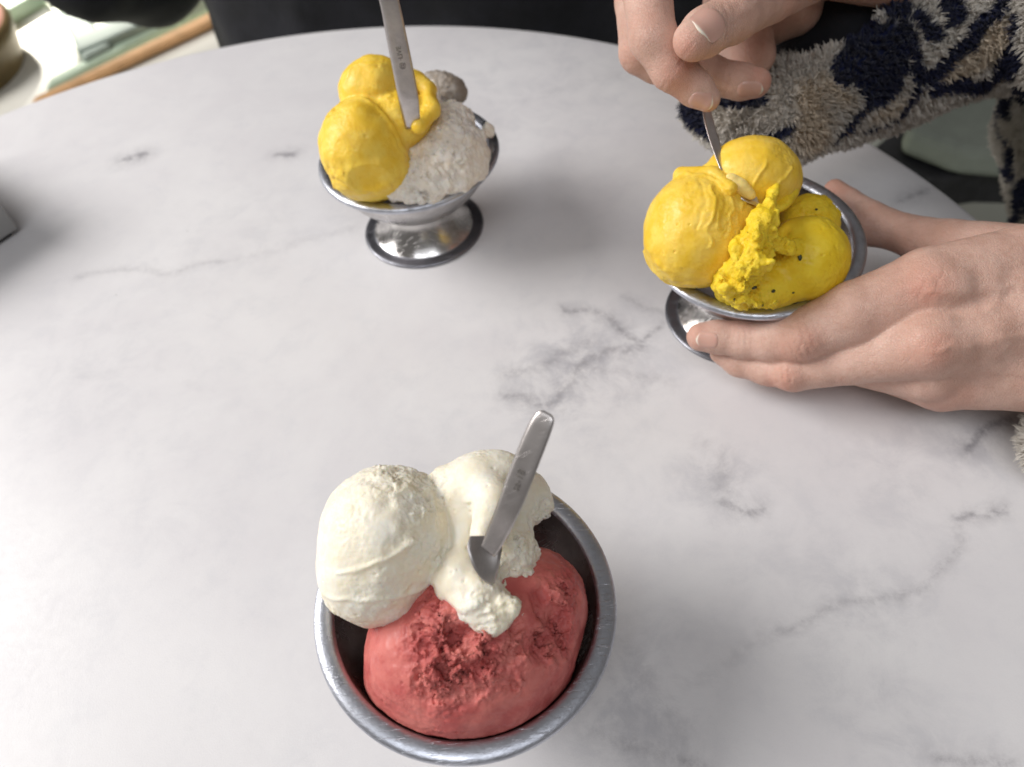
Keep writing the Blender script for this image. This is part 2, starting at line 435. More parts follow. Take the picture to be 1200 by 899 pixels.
# chair to the right of the table
CHG = simple('grey_green_cushion', (.30, .33, .28), .8, .12, 20); DARK = simple('dark_frame', (.025, .025, .028), .5, .3)
chair = empty('chair'); tag(chair, 'dim grey green cushioned chair with dark frame beyond the right table edge', 'chair')
slab('seat', [(1062, 150), (1082, 118), (1200, 96), (1300, 110), (1290, 190), (1130, 176)], -36, -32, CHG, chair, 1.2)
slab('frame', [(1020, 175), (1050, 150), (1140, 182), (1260, 178), (1270, 202), (1160, 200), (1090, 210)], -42, -36.4, DARK, chair, .6)
slab('leg', [(1052, 210), (1052, 140), (1064, 140), (1064, 210)], FL, -40, DARK, chair, .3)
slab('leg', [(1240, 260), (1240, 200), (1256, 200), (1256, 260)], FL, -42, DARK, chair, .3)

# napkin dispenser cut by the left edge of the picture
box = empty('napkin_dispenser'); tag(box, 'grey metal box corner standing on marble at the left picture edge', 'dispenser')
NAP = simple('grey_coated_metal', (.30, .30, .30), .42, .06, 30)
a = at(24, 268, .25); ux = np.array([-.83, -.56, 0]); uy = np.array([-.56, .83, 0])*1.
def boxm(o0, u, v, z0, z1):
    q = [o0, o0+u, o0+u+v, o0+v]
    V = [(x[0], x[1], z0) for x in q]+[(x[0], x[1], z1) for x in q]
    return V, [(3, 2, 1, 0), (4, 5, 6, 7), (0, 1, 5, 4), (1, 2, 6, 5), (2, 3, 7, 6), (3, 0, 4, 7)]
a0 = at(22.5, 268, .3); b0 = at(0, 282.5, .3); c0 = at(-4, 215, 3.9)
u = (b0-a0); u[2] = 0; u = u/np.linalg.norm(u)*9; v = np.array([-u[1], u[0], 0]); v = v if v[1] > 0 else -v; v = v/np.linalg.norm(v)*12
V, F = boxm(a0, u, v, .3, 4.8)
ob = link('casing', mesh('casing', V, F, False), NAP, box); md = ob.modifiers.new('bevel', 'BEVEL'); md.width = .0012; md.segments = 3
V, F = boxm(a0+u*.05+v*.03, u*.9, v*.94, 0, .32)
link('base_pad', mesh('base_pad', V, F, False), DARK, box)

# ------------------------------------------------------------------ steel dishes
RIM_H = 5.32
def rin(z):            # inner radius of the cup at height z
    return np.interp(z, [1.75, 1.9, 2.3, 3.0, 3.8, 4.6, 5.0, 5.35], [.1, 1.3, 2.35, 3.2, 3.8, 4.14, 4.22, 4.3])
def make_dish(loc, ta, tb, label, R=1.0):
    root = empty('ice_cream_dish'); tag(root, label, 'dish', 'footed steel dishes on the marble table')
    cup = [(.05, 1.78), (1.3, 1.92), (1.9, 2.1), (2.35, 2.33), (2.8, 2.66), (3.2, 3.02), (3.55, 3.42), (3.82, 3.82), (4.02, 4.25), (4.14, 4.62), (4.22, 4.95), (4.27, 5.16)]
    inner_rim = [(4.27, 5.16), (4.31, 5.26), (4.38, 5.32), (4.60, 5.345), (4.82, 5.30), (4.91, 5.23), (4.945, 5.13), (4.93, 5.03), (4.87, 4.97), (4.77, 4.96), (4.62, 4.98), (4.50, 4.95)]
    outer = [(4.50, 4.95), (4.42, 4.62), (4.22, 4.2), (3.97, 3.76), (3.66, 3.34), (3.28, 2.92), (2.84, 2.52), (2.38, 2.18), (2.05, 1.98), (1.96, 1.86)]
    foot = [(1.98, 1.93), (1.95, 1.72), (2.02, 1.45), (2.2, 1.1), (2.45, .72), (2.68, .46), (2.84, .30), (2.92, .24)]
    base = [(2.92, .24), (2.98, .20), (3.12, .19), (3.35, .19), (3.48, .17), (3.545, .12), (3.56, .06), (3.53, .01), (3.4, .0), (2.8, .02), (2.3, .8), (1.8, 1.6), (.05, 1.7)]
    def dens(p, m=3):
        p = np.array(p); t = np.arange(len(p)); q = np.linspace(0, len(p)-1, (len(p)-1)*m+1)
        return np.stack([np.interp(q, t, p[:, 0]), np.interp(q, t, p[:, 1])], 1)
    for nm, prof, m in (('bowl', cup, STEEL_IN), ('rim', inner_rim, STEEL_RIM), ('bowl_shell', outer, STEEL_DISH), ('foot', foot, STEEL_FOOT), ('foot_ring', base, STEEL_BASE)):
        V, F = lathe(prof, 160)
        V[:, :2] *= R
        wgt = np.clip(V[:, 2]/RIM_H, 0, 1)
        V[:, 2] += wgt*(ta*V[:, 0]+tb*V[:, 1])
        o = link(nm, mesh(nm, V, F), m, root)
        md = o.modifiers.new('sub', 'SUBSURF'); md.levels = 1; md.render_levels = 1
    root.location = (loc[0]*S, loc[1]*S, 0)
    return root
LA, LB, LC = (-4.085, 35.126), (11.843, 25.364), (-2.367, 9.726)
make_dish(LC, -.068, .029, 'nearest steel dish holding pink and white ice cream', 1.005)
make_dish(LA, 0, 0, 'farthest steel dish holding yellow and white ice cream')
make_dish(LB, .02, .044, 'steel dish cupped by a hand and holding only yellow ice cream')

# ------------------------------------------------------------------ ice cream
CAMV = np.array([0, 0, CAMH])
def in_dish(P, d, L, ta, tb, gap=.03):
    x, y = P[:, 0]-L[0], P[:, 1]-L[1]; r = np.hypot(x, y)
    z = P[:, 2]-np.clip(P[:, 2]/RIM_H, 0, 1)*(ta*x+tb*y)
    c = np.where(z < RIM_H-.05, (r-rin(z)+gap)*.85, -(z-RIM_H+.05)-.0+(r-4.4)*0)
    c = np.where(z >= RIM_H-.05, -9, c)
    return np.maximum(d, c)
def spots(P, L):
    """soft mask in 0..1 around (px, py, z, rpx, strength) places"""
    m = np.zeros(len(P))
    for px, py, z, r, s in L:
        c = at(px, py, z); R = rad(px, py, z, r); m = np.maximum(m, s*np.exp(-((((P-c)@IX)**2+((P-c)@IY)**2)/(R*R))**1.5))
    return m
def crumb(P, rough, a=.10, s=5.0, seed=0):
    """crumbly relief: pulled-apart clots, only where rough > 0"""
    i = np.nonzero(rough > .03)[0]; d = np.zeros(len(P))
    if len(i):
        Q = P[i]+np.stack([vn(P[i], 3, 31), vn(P[i], 3, 37), vn(P[i], 3, 41)], 1)*.2+np.stack([vn(P[i], 9, 32), vn(P[i], 9, 38), vn(P[i], 9, 42)], 1)*.05
        w1 = worley(Q, s*.42, seed); w2 = worley(Q, s, seed+1); w3 = worley(Q, s*2.2, seed+2)
        d[i] = rough[i]*a*(-1.3*(w1-.45)-1.0*(w2-.45)-.55*(w3-.45)+.5*fbm(P[i], 2.2, 3, seed+5))
    return d
def scoop(name, f, lo, hi, h, rough_spots, m, label, amp=.10, smooth_amp=.018, seed=0, disp=True, cs=5.0, post=None, streak=0):
    def g(P):
        d = f(P); i = np.nonzero(np.abs(d) < .5)[0]
        if len(i) and len(rough_spots):
            R_ = np.clip(spots(P[i], rough_spots)*(1+.5*vn(P[i], 2.5, seed+9)), 0, 1); d[i] -= crumb(P[i], R_, amp*1.25, cs, seed)
        return d
    V, Q = surface(g, lo, hi, h, .22)
    me = mesh(name, V, Q)
    n = normals(me); P = coords(me)
    rg = np.clip(spots(P, rough_spots), 0, 1)
    rg = np.clip(rg*(1+.5*vn(P, 2.5, seed+9))*1.0, 0, 1)
    d = crumb(P, rg, amp*.22, cs*2.6, seed+4)+smooth_amp*fbm(P, 1.6, 3, seed+4)+.35*smooth_amp*fbm(P, 9, 2, seed+6)
    icy = np.clip(fbm(P, .9, 2, seed+14)*1.3-.12, 0, .5)
    j = np.nonzero((icy > .02) & (rg < .5))[0]
    if len(j): d[j] += icy[j]*.07*(-(worley(warp(P[j], .06, 3), 7, seed+3)-.45)-.6*(worley(P[j], 13, seed+5)-.45))
    wp = worley(P, 2.6, seed+21); d = d-.05*np.clip((.16-wp)/.08, 0, 1)*(vn(P, 1.1, seed+2) > -.1)
    if streak: d = d+streak*vn(P@np.array([[.6, 0, 0], [0, .6, 0], [0, 0, 5.]]), 1.1, seed+8)
    if post is not None: d = d+post(P)
    P = P+n*d[:, None]
    me.vertices.foreach_set('co', (P*S).astype(np.float32).ravel()); me.update()
    fattr(me, 'rough', rg)
    o = link(name, me, m); tag(o, label, 'ice cream'); return o

VAN = ice_mat('vanilla_cream', (.91, .83, .65), (.94, .89, .77), .38)
STRAW = ice_mat('strawberry_ice', (.52, .115, .105), (.66, .20, .17), .16)
MANGO = ice_mat('mango_cream', (.85, .55, .042), (.93, .65, .11), .32)
LEMON = ice_mat('passion_cream', (.84, .58, .022), (.90, .67, .05), .3, fleck=None)
BANANA = ice_mat('banana_cream', (.90, .58, .05), (.94, .67, .11), .3)
COCO = ice_mat('coconut_cream', (.88, .79, .67), (.95, .90, .82), .3)
NUT = ice_mat('grey_brown_cream', (.28, .23, .18), (.40, .36, .32), .1)

def bowl_box(L, up=12): return (L[0]-6.5, L[1]-6.5, 1.7), (L[0]+6.5, L[1]+6.5, up)

# --- near dish
def straw(P):
    d = elp(P, 553, 758, 4.7, 129, 106, 2.75, 18)
    d = smin(d, elp(P, 628, 706, 4.9, 60, 62, 2.1), .5)
    d = smin(d, elp(P, 535, 740, 6.6, 62, 42, .9, 20), .5)           # the mound pushed up in the middle
    # torn hollows
    P0 = P; P = warp(P, .14, 1.6)
    d = smax(d, -chain(P, [(532, 772, 7.45, 12), (546, 750, 7.65, 14), (578, 738, 7.6, 8)], .2), .1)
    d = smax(d, -elp(P, 522, 792, 7.3, 22, 14, .6, 50), .12)
    d = smax(d, -chain(P, [(632, 692, 7.1, 12), (640, 720, 7.0, 14), (658, 728, 6.6, 20), (642, 752, 6.8, 15)], .2), .1)
    d = smax(d, -chain(P, [(560, 812, 7.05, 3), (592, 790, 7.1, 4), (626, 778, 6.9, 2)], .1), .08)
    d = smax(d, -chain(P, [(598, 800, 6.75, 1.5), (608, 816, 6.6, 1.2)], .05), .04)
    P = P0; d = d+.06*fbm(P, .8, 2, 3)
    return in_dish(P, d, LC, -.068, .029)
lo, hi = bowl_box(LC, 9)
scoop('strawberry_ice_cream', straw, lo, hi, .05,
      [(520, 735, 6.5, 36, 1.), (522, 785, 6.5, 36, 1.), (555, 765, 6.5, 38, 1.), (575, 735, 6.5, 32, .9), (600, 748, 6.5, 22, .6), (645, 742, 6, 26, .85), (655, 690, 6, 24, .5), (600, 800, 6.5, 16, .4)],
      STRAW, 'torn pink strawberry scoop filling the front of the nearest dish', .36, .02, 5, streak=.02)
def vanilla(P):
    d = elp(P, 455, 625, 7.5, 79, 80, 2.15, 10)
    d = smin(d, elp(P, 438, 668, 7.0, 66, 62, 1.9, -20), .45)
    d = d-.03*vn(P, 2.2, 77)
    d = smin(d, elp(P, 447, 693, 6.5, 52, 38, 1.5, 8), .12)
    e = elp(P, 566, 574, 7.9, 62, 46, 1.25, 12)                      # the smooth back fold
    e = smin(e, elp(P, 612, 583, 7.2, 38, 34, .9, -30), .3)
    e = smin(e, chain(P, [(560, 560, 8.6, 22), (580, 590, 8.7, 24), (566, 627, 8.6, 15)], .3), .25)
    e = smin(e, chain(P, [(520, 560, 8.2, 16), (540, 600, 8.1, 16), (545, 640, 7.8, 17)], .2), .18)
    e = smin(e, elp(P, 636, 590, 6.6, 13, 20, .5), .1)
    P0 = P; P = warp(P, .10, 1.8)
    g = elp(P, 600, 640, 6.7, 30, 52, 1.2, 8)                        # torn right-hand face
    g = smin(g, elp(P, 555, 672, 7.1, 42, 32, 1.1, -20), .35)
    g = smin(g, chain(P, [(538, 678, 7.45, 33), (560, 700, 7.45, 31), (582, 716, 7.5, 24), (601, 712, 7.7, 14)], .2), .2)
    g = smin(g, chain(P, [(520, 655, 7.3, 18), (545, 700, 7.5, 12)], .2), .2)
    P = P0; d = smin(d, smin(e, g, .2), .14)
    d = smax(d, -chain(P, [(532, 566, 9.35, 7), (549, 588, 9.3, 9), (556, 606, 9.1, 4)], .1), .12)
    d = smax(d, -chain(P, [(528, 600, 9.2, 3), (538, 622, 8.9, 5), (545, 640, 8.6, 5)], .1), .12)
    d = smax(d, -elp(P, 566, 655, 8.75, 20, 26, .35, 20), .1)        # bed of the spoon
    return in_dish(P, d+.03*fbm(P, 1.1, 2, 8), LC, -.068, .029)
def vanilla_post(P):
    # ledges left by the scoop's edge
    r = 0
    for l, s in (([(384, 690, 7.4), (420, 706, 8.3), (470, 712, 8.6), (508, 690, 8.3)], .05), ([(400, 668, 8.3), (430, 667, 9.0), (455, 660, 9.3), (480, 640, 9.5)], .06),
                 ([(500, 560, 9.2), (505, 600, 9.5), (512, 640, 9.0)], .04)):
        Q = [np.array([(at(a, b, z)-np.array([0, 0, CAMH]))@IX, (at(a, b, z)-np.array([0, 0, CAMH]))@IY]) for a, b, z in l]
        X = np.stack([(P-np.array([0, 0, CAMH]))@IX, (P-np.array([0, 0, CAMH]))@IY], 1)+np.stack([vn(P, 2.5, 5), vn(P, 2.5, 6)], 1)*.08
        r = r+s*np.exp(-(polyline_d(X, Q)/.07)**2)
    return r
scoop('vanilla_ice_cream', vanilla, (LC[0]-6.5, LC[1]-5, 4), (LC[0]+5.5, LC[1]+6.5, 11), .045,
      [(475, 560, 8, 26, .5), (508, 578, 8, 26, .7), (496, 620, 8, 30, .45), (430, 590, 8, 40, .14), (470, 670, 8, 40, .18), (508, 650, 8, 20, .4), (440, 715, 7, 40, .22), (604, 650, 7, 34, .9), (620, 690, 7, 24, .9), (580, 715, 7.5, 32, .55),
       (638, 596, 6.6, 20, .8), (548, 592, 9, 8, .4), (450, 545, 8, 26, .35), (395, 700, 6, 18, .4)],
      VAN, 'large creamy white scoop and fold heaped above the pink one', .15, .014, 2, post=vanilla_post)

# --- dish held in the hand
def mango(P):
    d = elp(P, 822, 268, 7.2, 65, 66, 2.25, 0)
    d = smin(d, elp(P, 812, 285, 6.8, 56, 52, 2.0), .3)
    d = smin(d, elp(P, 815, 300, 6.2, 46, 37, 1.8, -10), .15)
    t = elp(P, 884, 208, 8.6, 55, 47, 1.7, -12)
    t = smin(t, elp(P, 838, 214, 8.2, 38, 24, 1.0, 25), .3)
    t = smax(t, -chain(warp(P, .12, 1.2), [(862, 208, 10.4, 9), (874, 226, 10.3, 15), (888, 250, 10.0, 20)], .2), .18)
    d = smin(d, t, .18)
    d = smin(d, chain(P, [(798, 205, 8.9, 9), (835, 204, 9.3, 9), (856, 222, 9.4, 8)], .15), .12)
    return in_dish(P, d+.045*fbm(P, .9, 3, 18), LB, .02, .044)
def ridges(P, L, wd=.07, j=.1):
    X = np.stack([(P-CAMV)@IX, (P-CAMV)@IY], 1)+np.stack([vn(P, 2.5, 5), vn(P, 2.5, 6)], 1)*j
    r = 0
    for l, s_ in L:
        Q = [np.array([(at(a, b, z)-CAMV)@IX, (at(a, b, z)-CAMV)@IY]) for a, b, z in l]
        r = r+s_*np.exp(-(polyline_d(X, Q)/wd)**2)*(.75+.5*vn(P, 3, 9))
    return r
def mango_post(P):
    return ridges(P, [([(760, 292, 7), (775, 312, 7), (797, 326, 7), (826, 332, 7)], .09), ([(832, 220, 9.3), (838, 242, 9.4), (836, 260, 9.3), (843, 282, 9.2)], .10),
        ([(856, 228, 9.4), (862, 250, 9.3), (860, 274, 9.0)], .08), ([(802, 206, 9), (830, 208, 9.4), (850, 222, 9.5)], .07), ([(845, 245, 9.4), (850, 262, 9.3)], .06),
        ([(898, 190, 10), (893, 212, 10), (880, 235, 9.9)], .06), ([(924, 196, 9.6), (915, 222, 9.7), (905, 245, 9.5)], .10)], .075, .12)-ridges(P, [([(815, 210, 9.1), (826, 235, 9.4), (824, 262, 9.4)], .05), ([(850, 230, 9.4), (853, 262, 9.3)], .05)], .09, .12)
scoop('mango_ice_cream', mango, (LB[0]-6, LB[1]-6, 3), (LB[0]+5, LB[1]+6.5, 12), .055,
      [(842, 232, 9, 22, .35), (862, 262, 9, 22, .5), (872, 235, 9, 14, .4)], MANGO, 'smooth orange yellow scoops leaning left and back in the held dish', .09, .02, 4, post=mango_post)
_q = np.random.RandomState(11); LUMPS = []
for x_, y_, z_, sx_, sy_, n_ in ((882, 300, 8.1, 24, 15, 13), (915, 290, 7.9, 14, 6, 5), (862, 325, 7.1, 16, 12, 8), (880, 348, 6.2, 28, 7, 8), (846, 335, 6.7, 8, 5, 3), (893, 270, 8.7, 6, 10, 4)):
    for _ in range(n_): LUMPS.append((x_+_q.uniform(-1, 1)*sx_, y_+_q.uniform(-1, 1)*sy_, z_+_q.uniform(-.15, .15), _q.uniform(5, 10)))
def passion(P):
    d = elp(P, 945, 303, 6.2, 49, 50, 1.7, 20)
    d = smin(d, elp(P, 948, 262, 6.2, 36, 34, 1.1, -20), .12)
    d = smin(d, elp(P, 890, 335, 5.6, 55, 30, 1.2, 0), .3)
    P0 = P; P = warp(P, .2, 1.3)
    r = chain(P, [(920, 195, 9.2, 5), (908, 225, 9.2, 7), (896, 258, 8.9, 14), (888, 285, 8.3, 19), (874, 312, 7.6, 22), (862, 332, 6.6, 22)], .15)
    r = smin(r, chain(P, [(885, 285, 8.4, 12), (915, 289, 7.9, 11), (934, 289, 7.5, 8)], .12), .12)
    r = smin(r, chain(P, [(934, 212, 8.6, 6), (918, 236, 8.6, 8), (900, 255, 8.6, 8)], .1), .12)
    r = smin(r, chain(P, [(848, 335, 6.3, 14), (870, 348, 5.9, 15), (900, 352, 5.6, 14)], .1), .2)
    for bx_, by_, bz_, br_ in LUMPS: r = smin(r, ball(P, *pt((bx_, by_, bz_, br_))), .07)
    P = P0; d = smin(d, r, .12)
    d = smax(d, -elp(P, 914, 266, 7.9, 14, 16, .8, 0), .1)
    return in_dish(P, d+.03*fbm(P, 1.3, 2, 28), LB, .02, .044)
PASS = scoop('passion_fruit_ice_cream', passion, (LB[0]-5, LB[1]-5.5, 2.5), (LB[0]+5.5, LB[1]+6, 11), .055,
      [(886, 280, 8, 26, .9), (860, 325, 7, 26, 1.), (875, 350, 6, 26, .9), (915, 291, 8, 20, .9), (900, 240, 9, 16, .6), (970, 240, 6, 22, .8), (920, 215, 9, 14, .4), (900, 355, 6, 18, .7), (940, 255, 6, 24, .4)],
      LEMON, 'deep yellow torn ice cream on the right of the held dish', .17, .02, 6, cs=4.2)
SEED = simple('dark_seed', (.035, .04, .01), .4, .3, 200)
for px_, py_, r_ in ((937, 301, .17), (906, 341, .11), (884, 337, .13), (893, 357, .12), (968, 344, .09), (929, 343, .08), (861, 350, .08), (957, 246, .11)):
    q, g_ = hit(passion, px_, py_)
    th_ = np.random.RandomState(int(px_)).rand()*6
    V, Q = surface(lambda P: ell(P, q+g_*.02, np.stack([IX*math.cos(th_)+IY*math.sin(th_), -IX*math.sin(th_)+IY*math.cos(th_), FW]), np.array([r_, r_*.62, r_*.5])*.8)+.03*vn(P, 8, 3), q-.3, q+.3, .03, .1)
    o = link('seed', mesh('seed', V, Q), SEED, PASS)

# --- far dish
def banana(P):
    P = warp(P, .10, .9)
    d = elp(P, 428, 172, 7.6, 53, 56, 2.25, 0)
    d = smin(d, elp(P, 436, 203, 6.7, 48, 30, 2.0, 8), .1)
    t = elp(P, 440, 104, 9.2, 43, 36, 1.6, 15)
    t = smin(t, chain(P, [(488, 92, 9.5, 8), (503, 105, 9.3, 9), (505, 130, 9.0, 10), (492, 148, 8.8, 10)], .15), .15)
    t = smin(t, elp(P, 470, 140, 8.4, 38, 34, 1.3), .2)
    t = smin(t, elp(P, 482, 122, 8.3, 28, 40, .9), .2)
    t = smax(t, -elp(P, 480, 120, 10.4, 11, 26, .9, 6), .12)
    t = smax(t, -chain(P, [(404, 118, 10.4, 4), (440, 116, 10.9, 6), (462, 124, 10.8, 6)], .1), .12)
    d = smin(d, t, .12)
    return in_dish(P, d+.03*fbm(P, 1.1, 2, 38), LA, 0, 0)
def banana_post(P):
    X = np.stack([(P-np.array([0, 0, CAMH]))@IX, (P-np.array([0, 0, CAMH]))@IY], 1)+np.stack([vn(P, 2.5, 5), vn(P, 2.5, 6)], 1)*.1
    r = 0
    for l, s in (([(386, 200, 8.0), (405, 204, 8.8), (425, 200, 9.3), (440, 192, 9.6)], .09), ([(395, 122, 9.0), (430, 118, 9.6), (455, 135, 9.8), (466, 160, 9.8)], .08)):
        Q = [np.array([(at(a, b, z)-np.array([0, 0, CAMH]))@IX, (at(a, b, z)-np.array([0, 0, CAMH]))@IY]) for a, b, z in l]
        r = r+s*np.exp(-(polyline_d(X, Q)/.1)**2)
    return r+ridges(P, [([(400, 100, 10), (420, 84, 10), (450, 80, 10.3)], .06), ([(455, 150, 9.6), (468, 175, 9.2), (462, 200, 8.6)], .07), ([(475, 150, 9.3), (486, 172, 9), (482, 195, 8.4)], .06), ([(392, 222, 6), (425, 232, 6), (455, 228, 6)], .06)], .09, .14)
scoop('banana_ice_cream', banana, (LA[0]-6, LA[1]-5, 3.5), (LA[0]+4.5, LA[1]+6.5, 12.5), .07,
      [(395, 222, 6, 24, .5), (455, 110, 10, 20, .4), (395, 135, 9, 16, .5), (470, 200, 8, 24, .35), (495, 100, 9, 16, .4)], BANANA, 'bright yellow ice cream on the left of the farthest dish', .10, .016, 9, post=banana_post)
def coco(P):
    P = warp(P, .12, 1.3)
    d = elp(P, 520, 182, 6.2, 54, 50, 1.9, -15)
    d = smin(d, elp(P, 500, 210, 5.9, 60, 30, 1.5, 12), .3)
    d = smin(d, elp(P, 528, 145, 6.8, 30, 26, 1.0, -30), .25)
    d = smin(d, chain(P, [(505, 100, 8.0, 6), (512, 125, 7.5, 9), (520, 140, 7.2, 14)], .15), .15)
    d = smin(d, ball(P, *pt((572, 155, 5.9, 8))), .06)
    return in_dish(P, d+.05*fbm(P, 1.3, 2, 48), LA, 0, 0)
scoop('coconut_ice_cream', coco, (LA[0]-4, LA[1]-5.5, 3), (LA[0]+6, LA[1]+5, 10), .07,
      [(525, 170, 6, 60, .8), (500, 215, 6, 50, .8), (540, 140, 6, 40, .6), (505, 110, 8, 22, .6)], COCO, 'crumbly off-white ice cream on the right of the farthest dish', .2, .02, 12, cs=4.6)
def nut(P):
    d = elp(P, 524, 103, 5.9, 26, 17, .8, -28)
    return smin(d, elp(P, 505, 94, 6.2, 12, 10, .5), .2)+.05*fbm(P, 1.8, 2, 3)
lo = at(524, 103, 5.9)-2.5
scoop('grey_brown_dollop', nut, lo, lo+5, .08, [(524, 103, 6, 30, .6)], NUT, 'small grey brown dollop behind the back rim of the farthest dish', .12, .03, 3)

# ------------------------------------------------------------------ spoons
def strip(name, path, widths, facing, thick, m, parent, groove=0, endround=True):
    """bent flat bar: path of (px, py, z) points, widths in px, facing vector per bar"""
    P = np.array([at(*p) for p in path]); W = np.array([rad(p[0], p[1], p[2], w_)/1. for p, w_ in zip(path, widths)])/2
    # resample with a spline
    n = 44; t = np.linspace(0, len(P)-1, n); k = np.arange(len(P))
    def cr_(A):
        A = np.asarray(A, float); out = []
        for x in t:
            i = min(int(x), len(A)-2); f = x-i
            p0, p1, p2, p3 = A[max(i-1, 0)], A[i], A[i+1], A[min(i+2, len(A)-1)]
            out.append(.5*(2*p1+(p2-p0)*f+(2*p0-5*p1+4*p2-p3)*f*f+(3*p1-p0-3*p2+p3)*f**3))
        return np.array(out)
    C = cr_(P); Wd = cr_(W)
    T = np.gradient(C, axis=0); T /= np.linalg.norm(T, axis=1)[:, None]
    Fc = np.asarray(facing, float); X = np.cross(T, Fc); X /= np.linalg.norm(X, axis=1)[:, None]; Nn = np.cross(X, T)
    m_ = 9; V = []; us = np.linspace(-1, 1, m_)
    for s in (1, -1):
        for i in range(n):
            for u_ in us:
                edge = (1-abs(u_)**6)
                V.append(C[i]+X[i]*u_*Wd[i]+Nn[i]*(s*thick/2*(.25+.75*edge)+groove*Wd[i]*(u_*u_-.5)))
    V = np.array(V); F = []; o2 = n*m_
    for i in range(n-1):
        for j in range(m_-1):
            a_ = i*m_+j; F.append((a_, a_+1, a_+m_+1, a_+m_)); b_ = a_+o2; F.append((b_, b_+m_, b_+m_+1, b_+1))
    for i in range(n-1):
        a_ = i*m_; F.append((a_, a_+m_, a_+m_+o2, a_+o2)); a_ = i*m_+m_-1; F.append((a_, a_+o2, a_+m_+o2, a_+m_))
    for j in range(m_-1):
        F.append((j, j+o2, j+1+o2, j+1)); a_ = (n-1)*m_+j; F.append((a_, a_+1, a_+1+o2, a_+o2))
    me = mesh(name, V, F)
    o = link(name, me, m, parent); return o, C, X, Nn, Wd, T
SPOON = steel('spoon_steel', (.66, .62, .60), .34, .15)
CAMP = np.array([0, 0, CAMH])
def spoon(label, handle, hw, bowl, bw, facing, facing_b, mark=None, gr=.0):
    s = empty('teaspoon'); tag(s, label, 'spoon', 'steel spoons stuck in ice cream')
    o, C, X, Nn, W, T = strip('handle', handle, hw, facing, .085, SPOON, s, groove=gr)
    strip('spoon_bowl', bowl, bw, facing_b, .09, SPOON, s, groove=.25)
    if mark:
        # stamped lettering on the handle
        c = bpy.data.curves.new('stamp_mark', 'FONT'); c.body = mark[0]; c.size = mark[3]*S; c.extrude = .00006; c.align_x = 'CENTER'; c.align_y = 'CENTER'
        tmp = bpy.data.objects.new('tmp', c); sc.collection.objects.link(tmp)
        dg = bpy.context.evaluated_depsgraph_get(); me = bpy.data.meshes.new_from_object(tmp.evaluated_get(dg))
        bpy.data.objects.remove(tmp)
        t = link('stamp_mark', me, mark[4], s)
        i = mark[1]; n = Nn[i]*(1 if Nn[i]@(CAMP-C[i]) > 0 else -1); xx = T[i]*mark[5]; yy = np.cross(n, xx)
        q = C[i]+n*(mark[2]-.02)
        t.matrix_world = Matrix(((xx[0], yy[0], n[0], q[0]*S), (xx[1], yy[1], n[1], q[1]*S), (xx[2], yy[2], n[2], q[2]*S), (0, 0, 0, 1)))
    return s
STAMP = steel('stamp_shade', (.72, .66, .58), .5, 1); STAMPD = steel('stamp_dark', (.27, .25, .23), .5, 1)
spoon('steel spoon leaning back in the white scoop of the nearest dish',
      [(642, 484, 12.8), (639, 489, 12.75), (630, 508, 12.4), (612, 553, 11.5), (596, 595, 10.6), (583, 624, 9.8), (572, 646, 9.2)], [12, 24, 30, 31, 29, 26, 21],
      [(566, 628, 9.05), (567, 640, 8.95), (569, 655, 8.8), (573, 672, 8.5), (577, 684, 8.15)], [34, 44, 38, 24, 6], (-.25, -.45, .85), (.45, -.55, .72),
      ('sa-18', 23, .08, .30, STAMPD, -1), .02)
spoon('steel spoon standing upright in the farthest dish',
      [(446, -60, 16.5), (451, -20, 15.2), (458, 10, 14.2), (466, 50, 12.8), (473, 85, 11.5), (479, 118, 10.2), (484, 150, 8.7)], [14, 22, 23, 24, 24, 23, 18],
      [(483, 148, 8.6), (484, 154, 7.9), (485, 160, 7.2), (485, 164, 6.6)], [16, 26, 28, 8], (.05, -.95, .22), (.05, -.95, .22),
      ('@ ·LIVE', 25, .072, .30, STAMPD, -1), .02)
spoon('steel spoon held by fingertips in the yellow ice cream',
      [(822, 90, 10.6), (825, 105, 10.6), (827, 122, 10.5), (830, 140, 10.3), (838, 168, 9.9), (849, 198, 9.5), (856, 212, 9.2)], [10, 12, 13, 14, 14, 13, 12],
      [(852, 204, 9.35), (864, 216, 9.2), (876, 228, 9.0), (888, 240, 8.7)], [12, 24, 24, 6], (.3, -.8, .42), (.2, -.4, .9), None, .1)
# cream clinging to that spoon
def smear(P):
    d = elp(P, 868, 218, 9.35, 22, 9, .22, -40)
    return d+.03*fbm(P, 2.5, 2, 5)
lo = at(868, 218, 9.3)-1.6
CREAMY = ice_mat('pale_mango_smear', (.92, .68, .22), (.93, .74, .30), .4)
scoop('smear_of_ice_cream', smear, lo, lo+3.2, .05, [(868, 218, 9.3, 20, .15)], CREAMY, 'pale yellow smear coating the tip of the held spoon', .04, .02, 3)

# ------------------------------------------------------------------ hands
sm, nt, b = mat('skin'); p = pos(nt)
red = attr(nt, 'red'); n1 = noise(nt, p, 70, 5, .65); n2 = noise(nt, p, 420, 4, .6); n3 = noise(nt, p, 1500, 3, .6)
col = mix(nt, rng(nt, n1, .3, .7), (.58, .35, .27), (.70, .46, .37))
col = mix(nt, math_(nt, 'MULTIPLY', math_(nt, 'MULTIPLY', red, rng(nt, n1, .3, .62, .35, 1)), .62, clamp=True), col, (.55, .22, .15))
col = mix(nt, rng(nt, n2, .52, .72, 0, .25), col, (.48, .24, .17))
nt.links.new(col, b.inputs['Base Color'])
b.inputs['Subsurface Weight'].default_value = .22; b.inputs['Subsurface Scale'].default_value = .006; b.inputs['Subsurface Radius'].default_value = (1, .35, .2)
nt.links.new(rng(nt, n2, .3, .7, .42, .58), b.inputs['Roughness'])
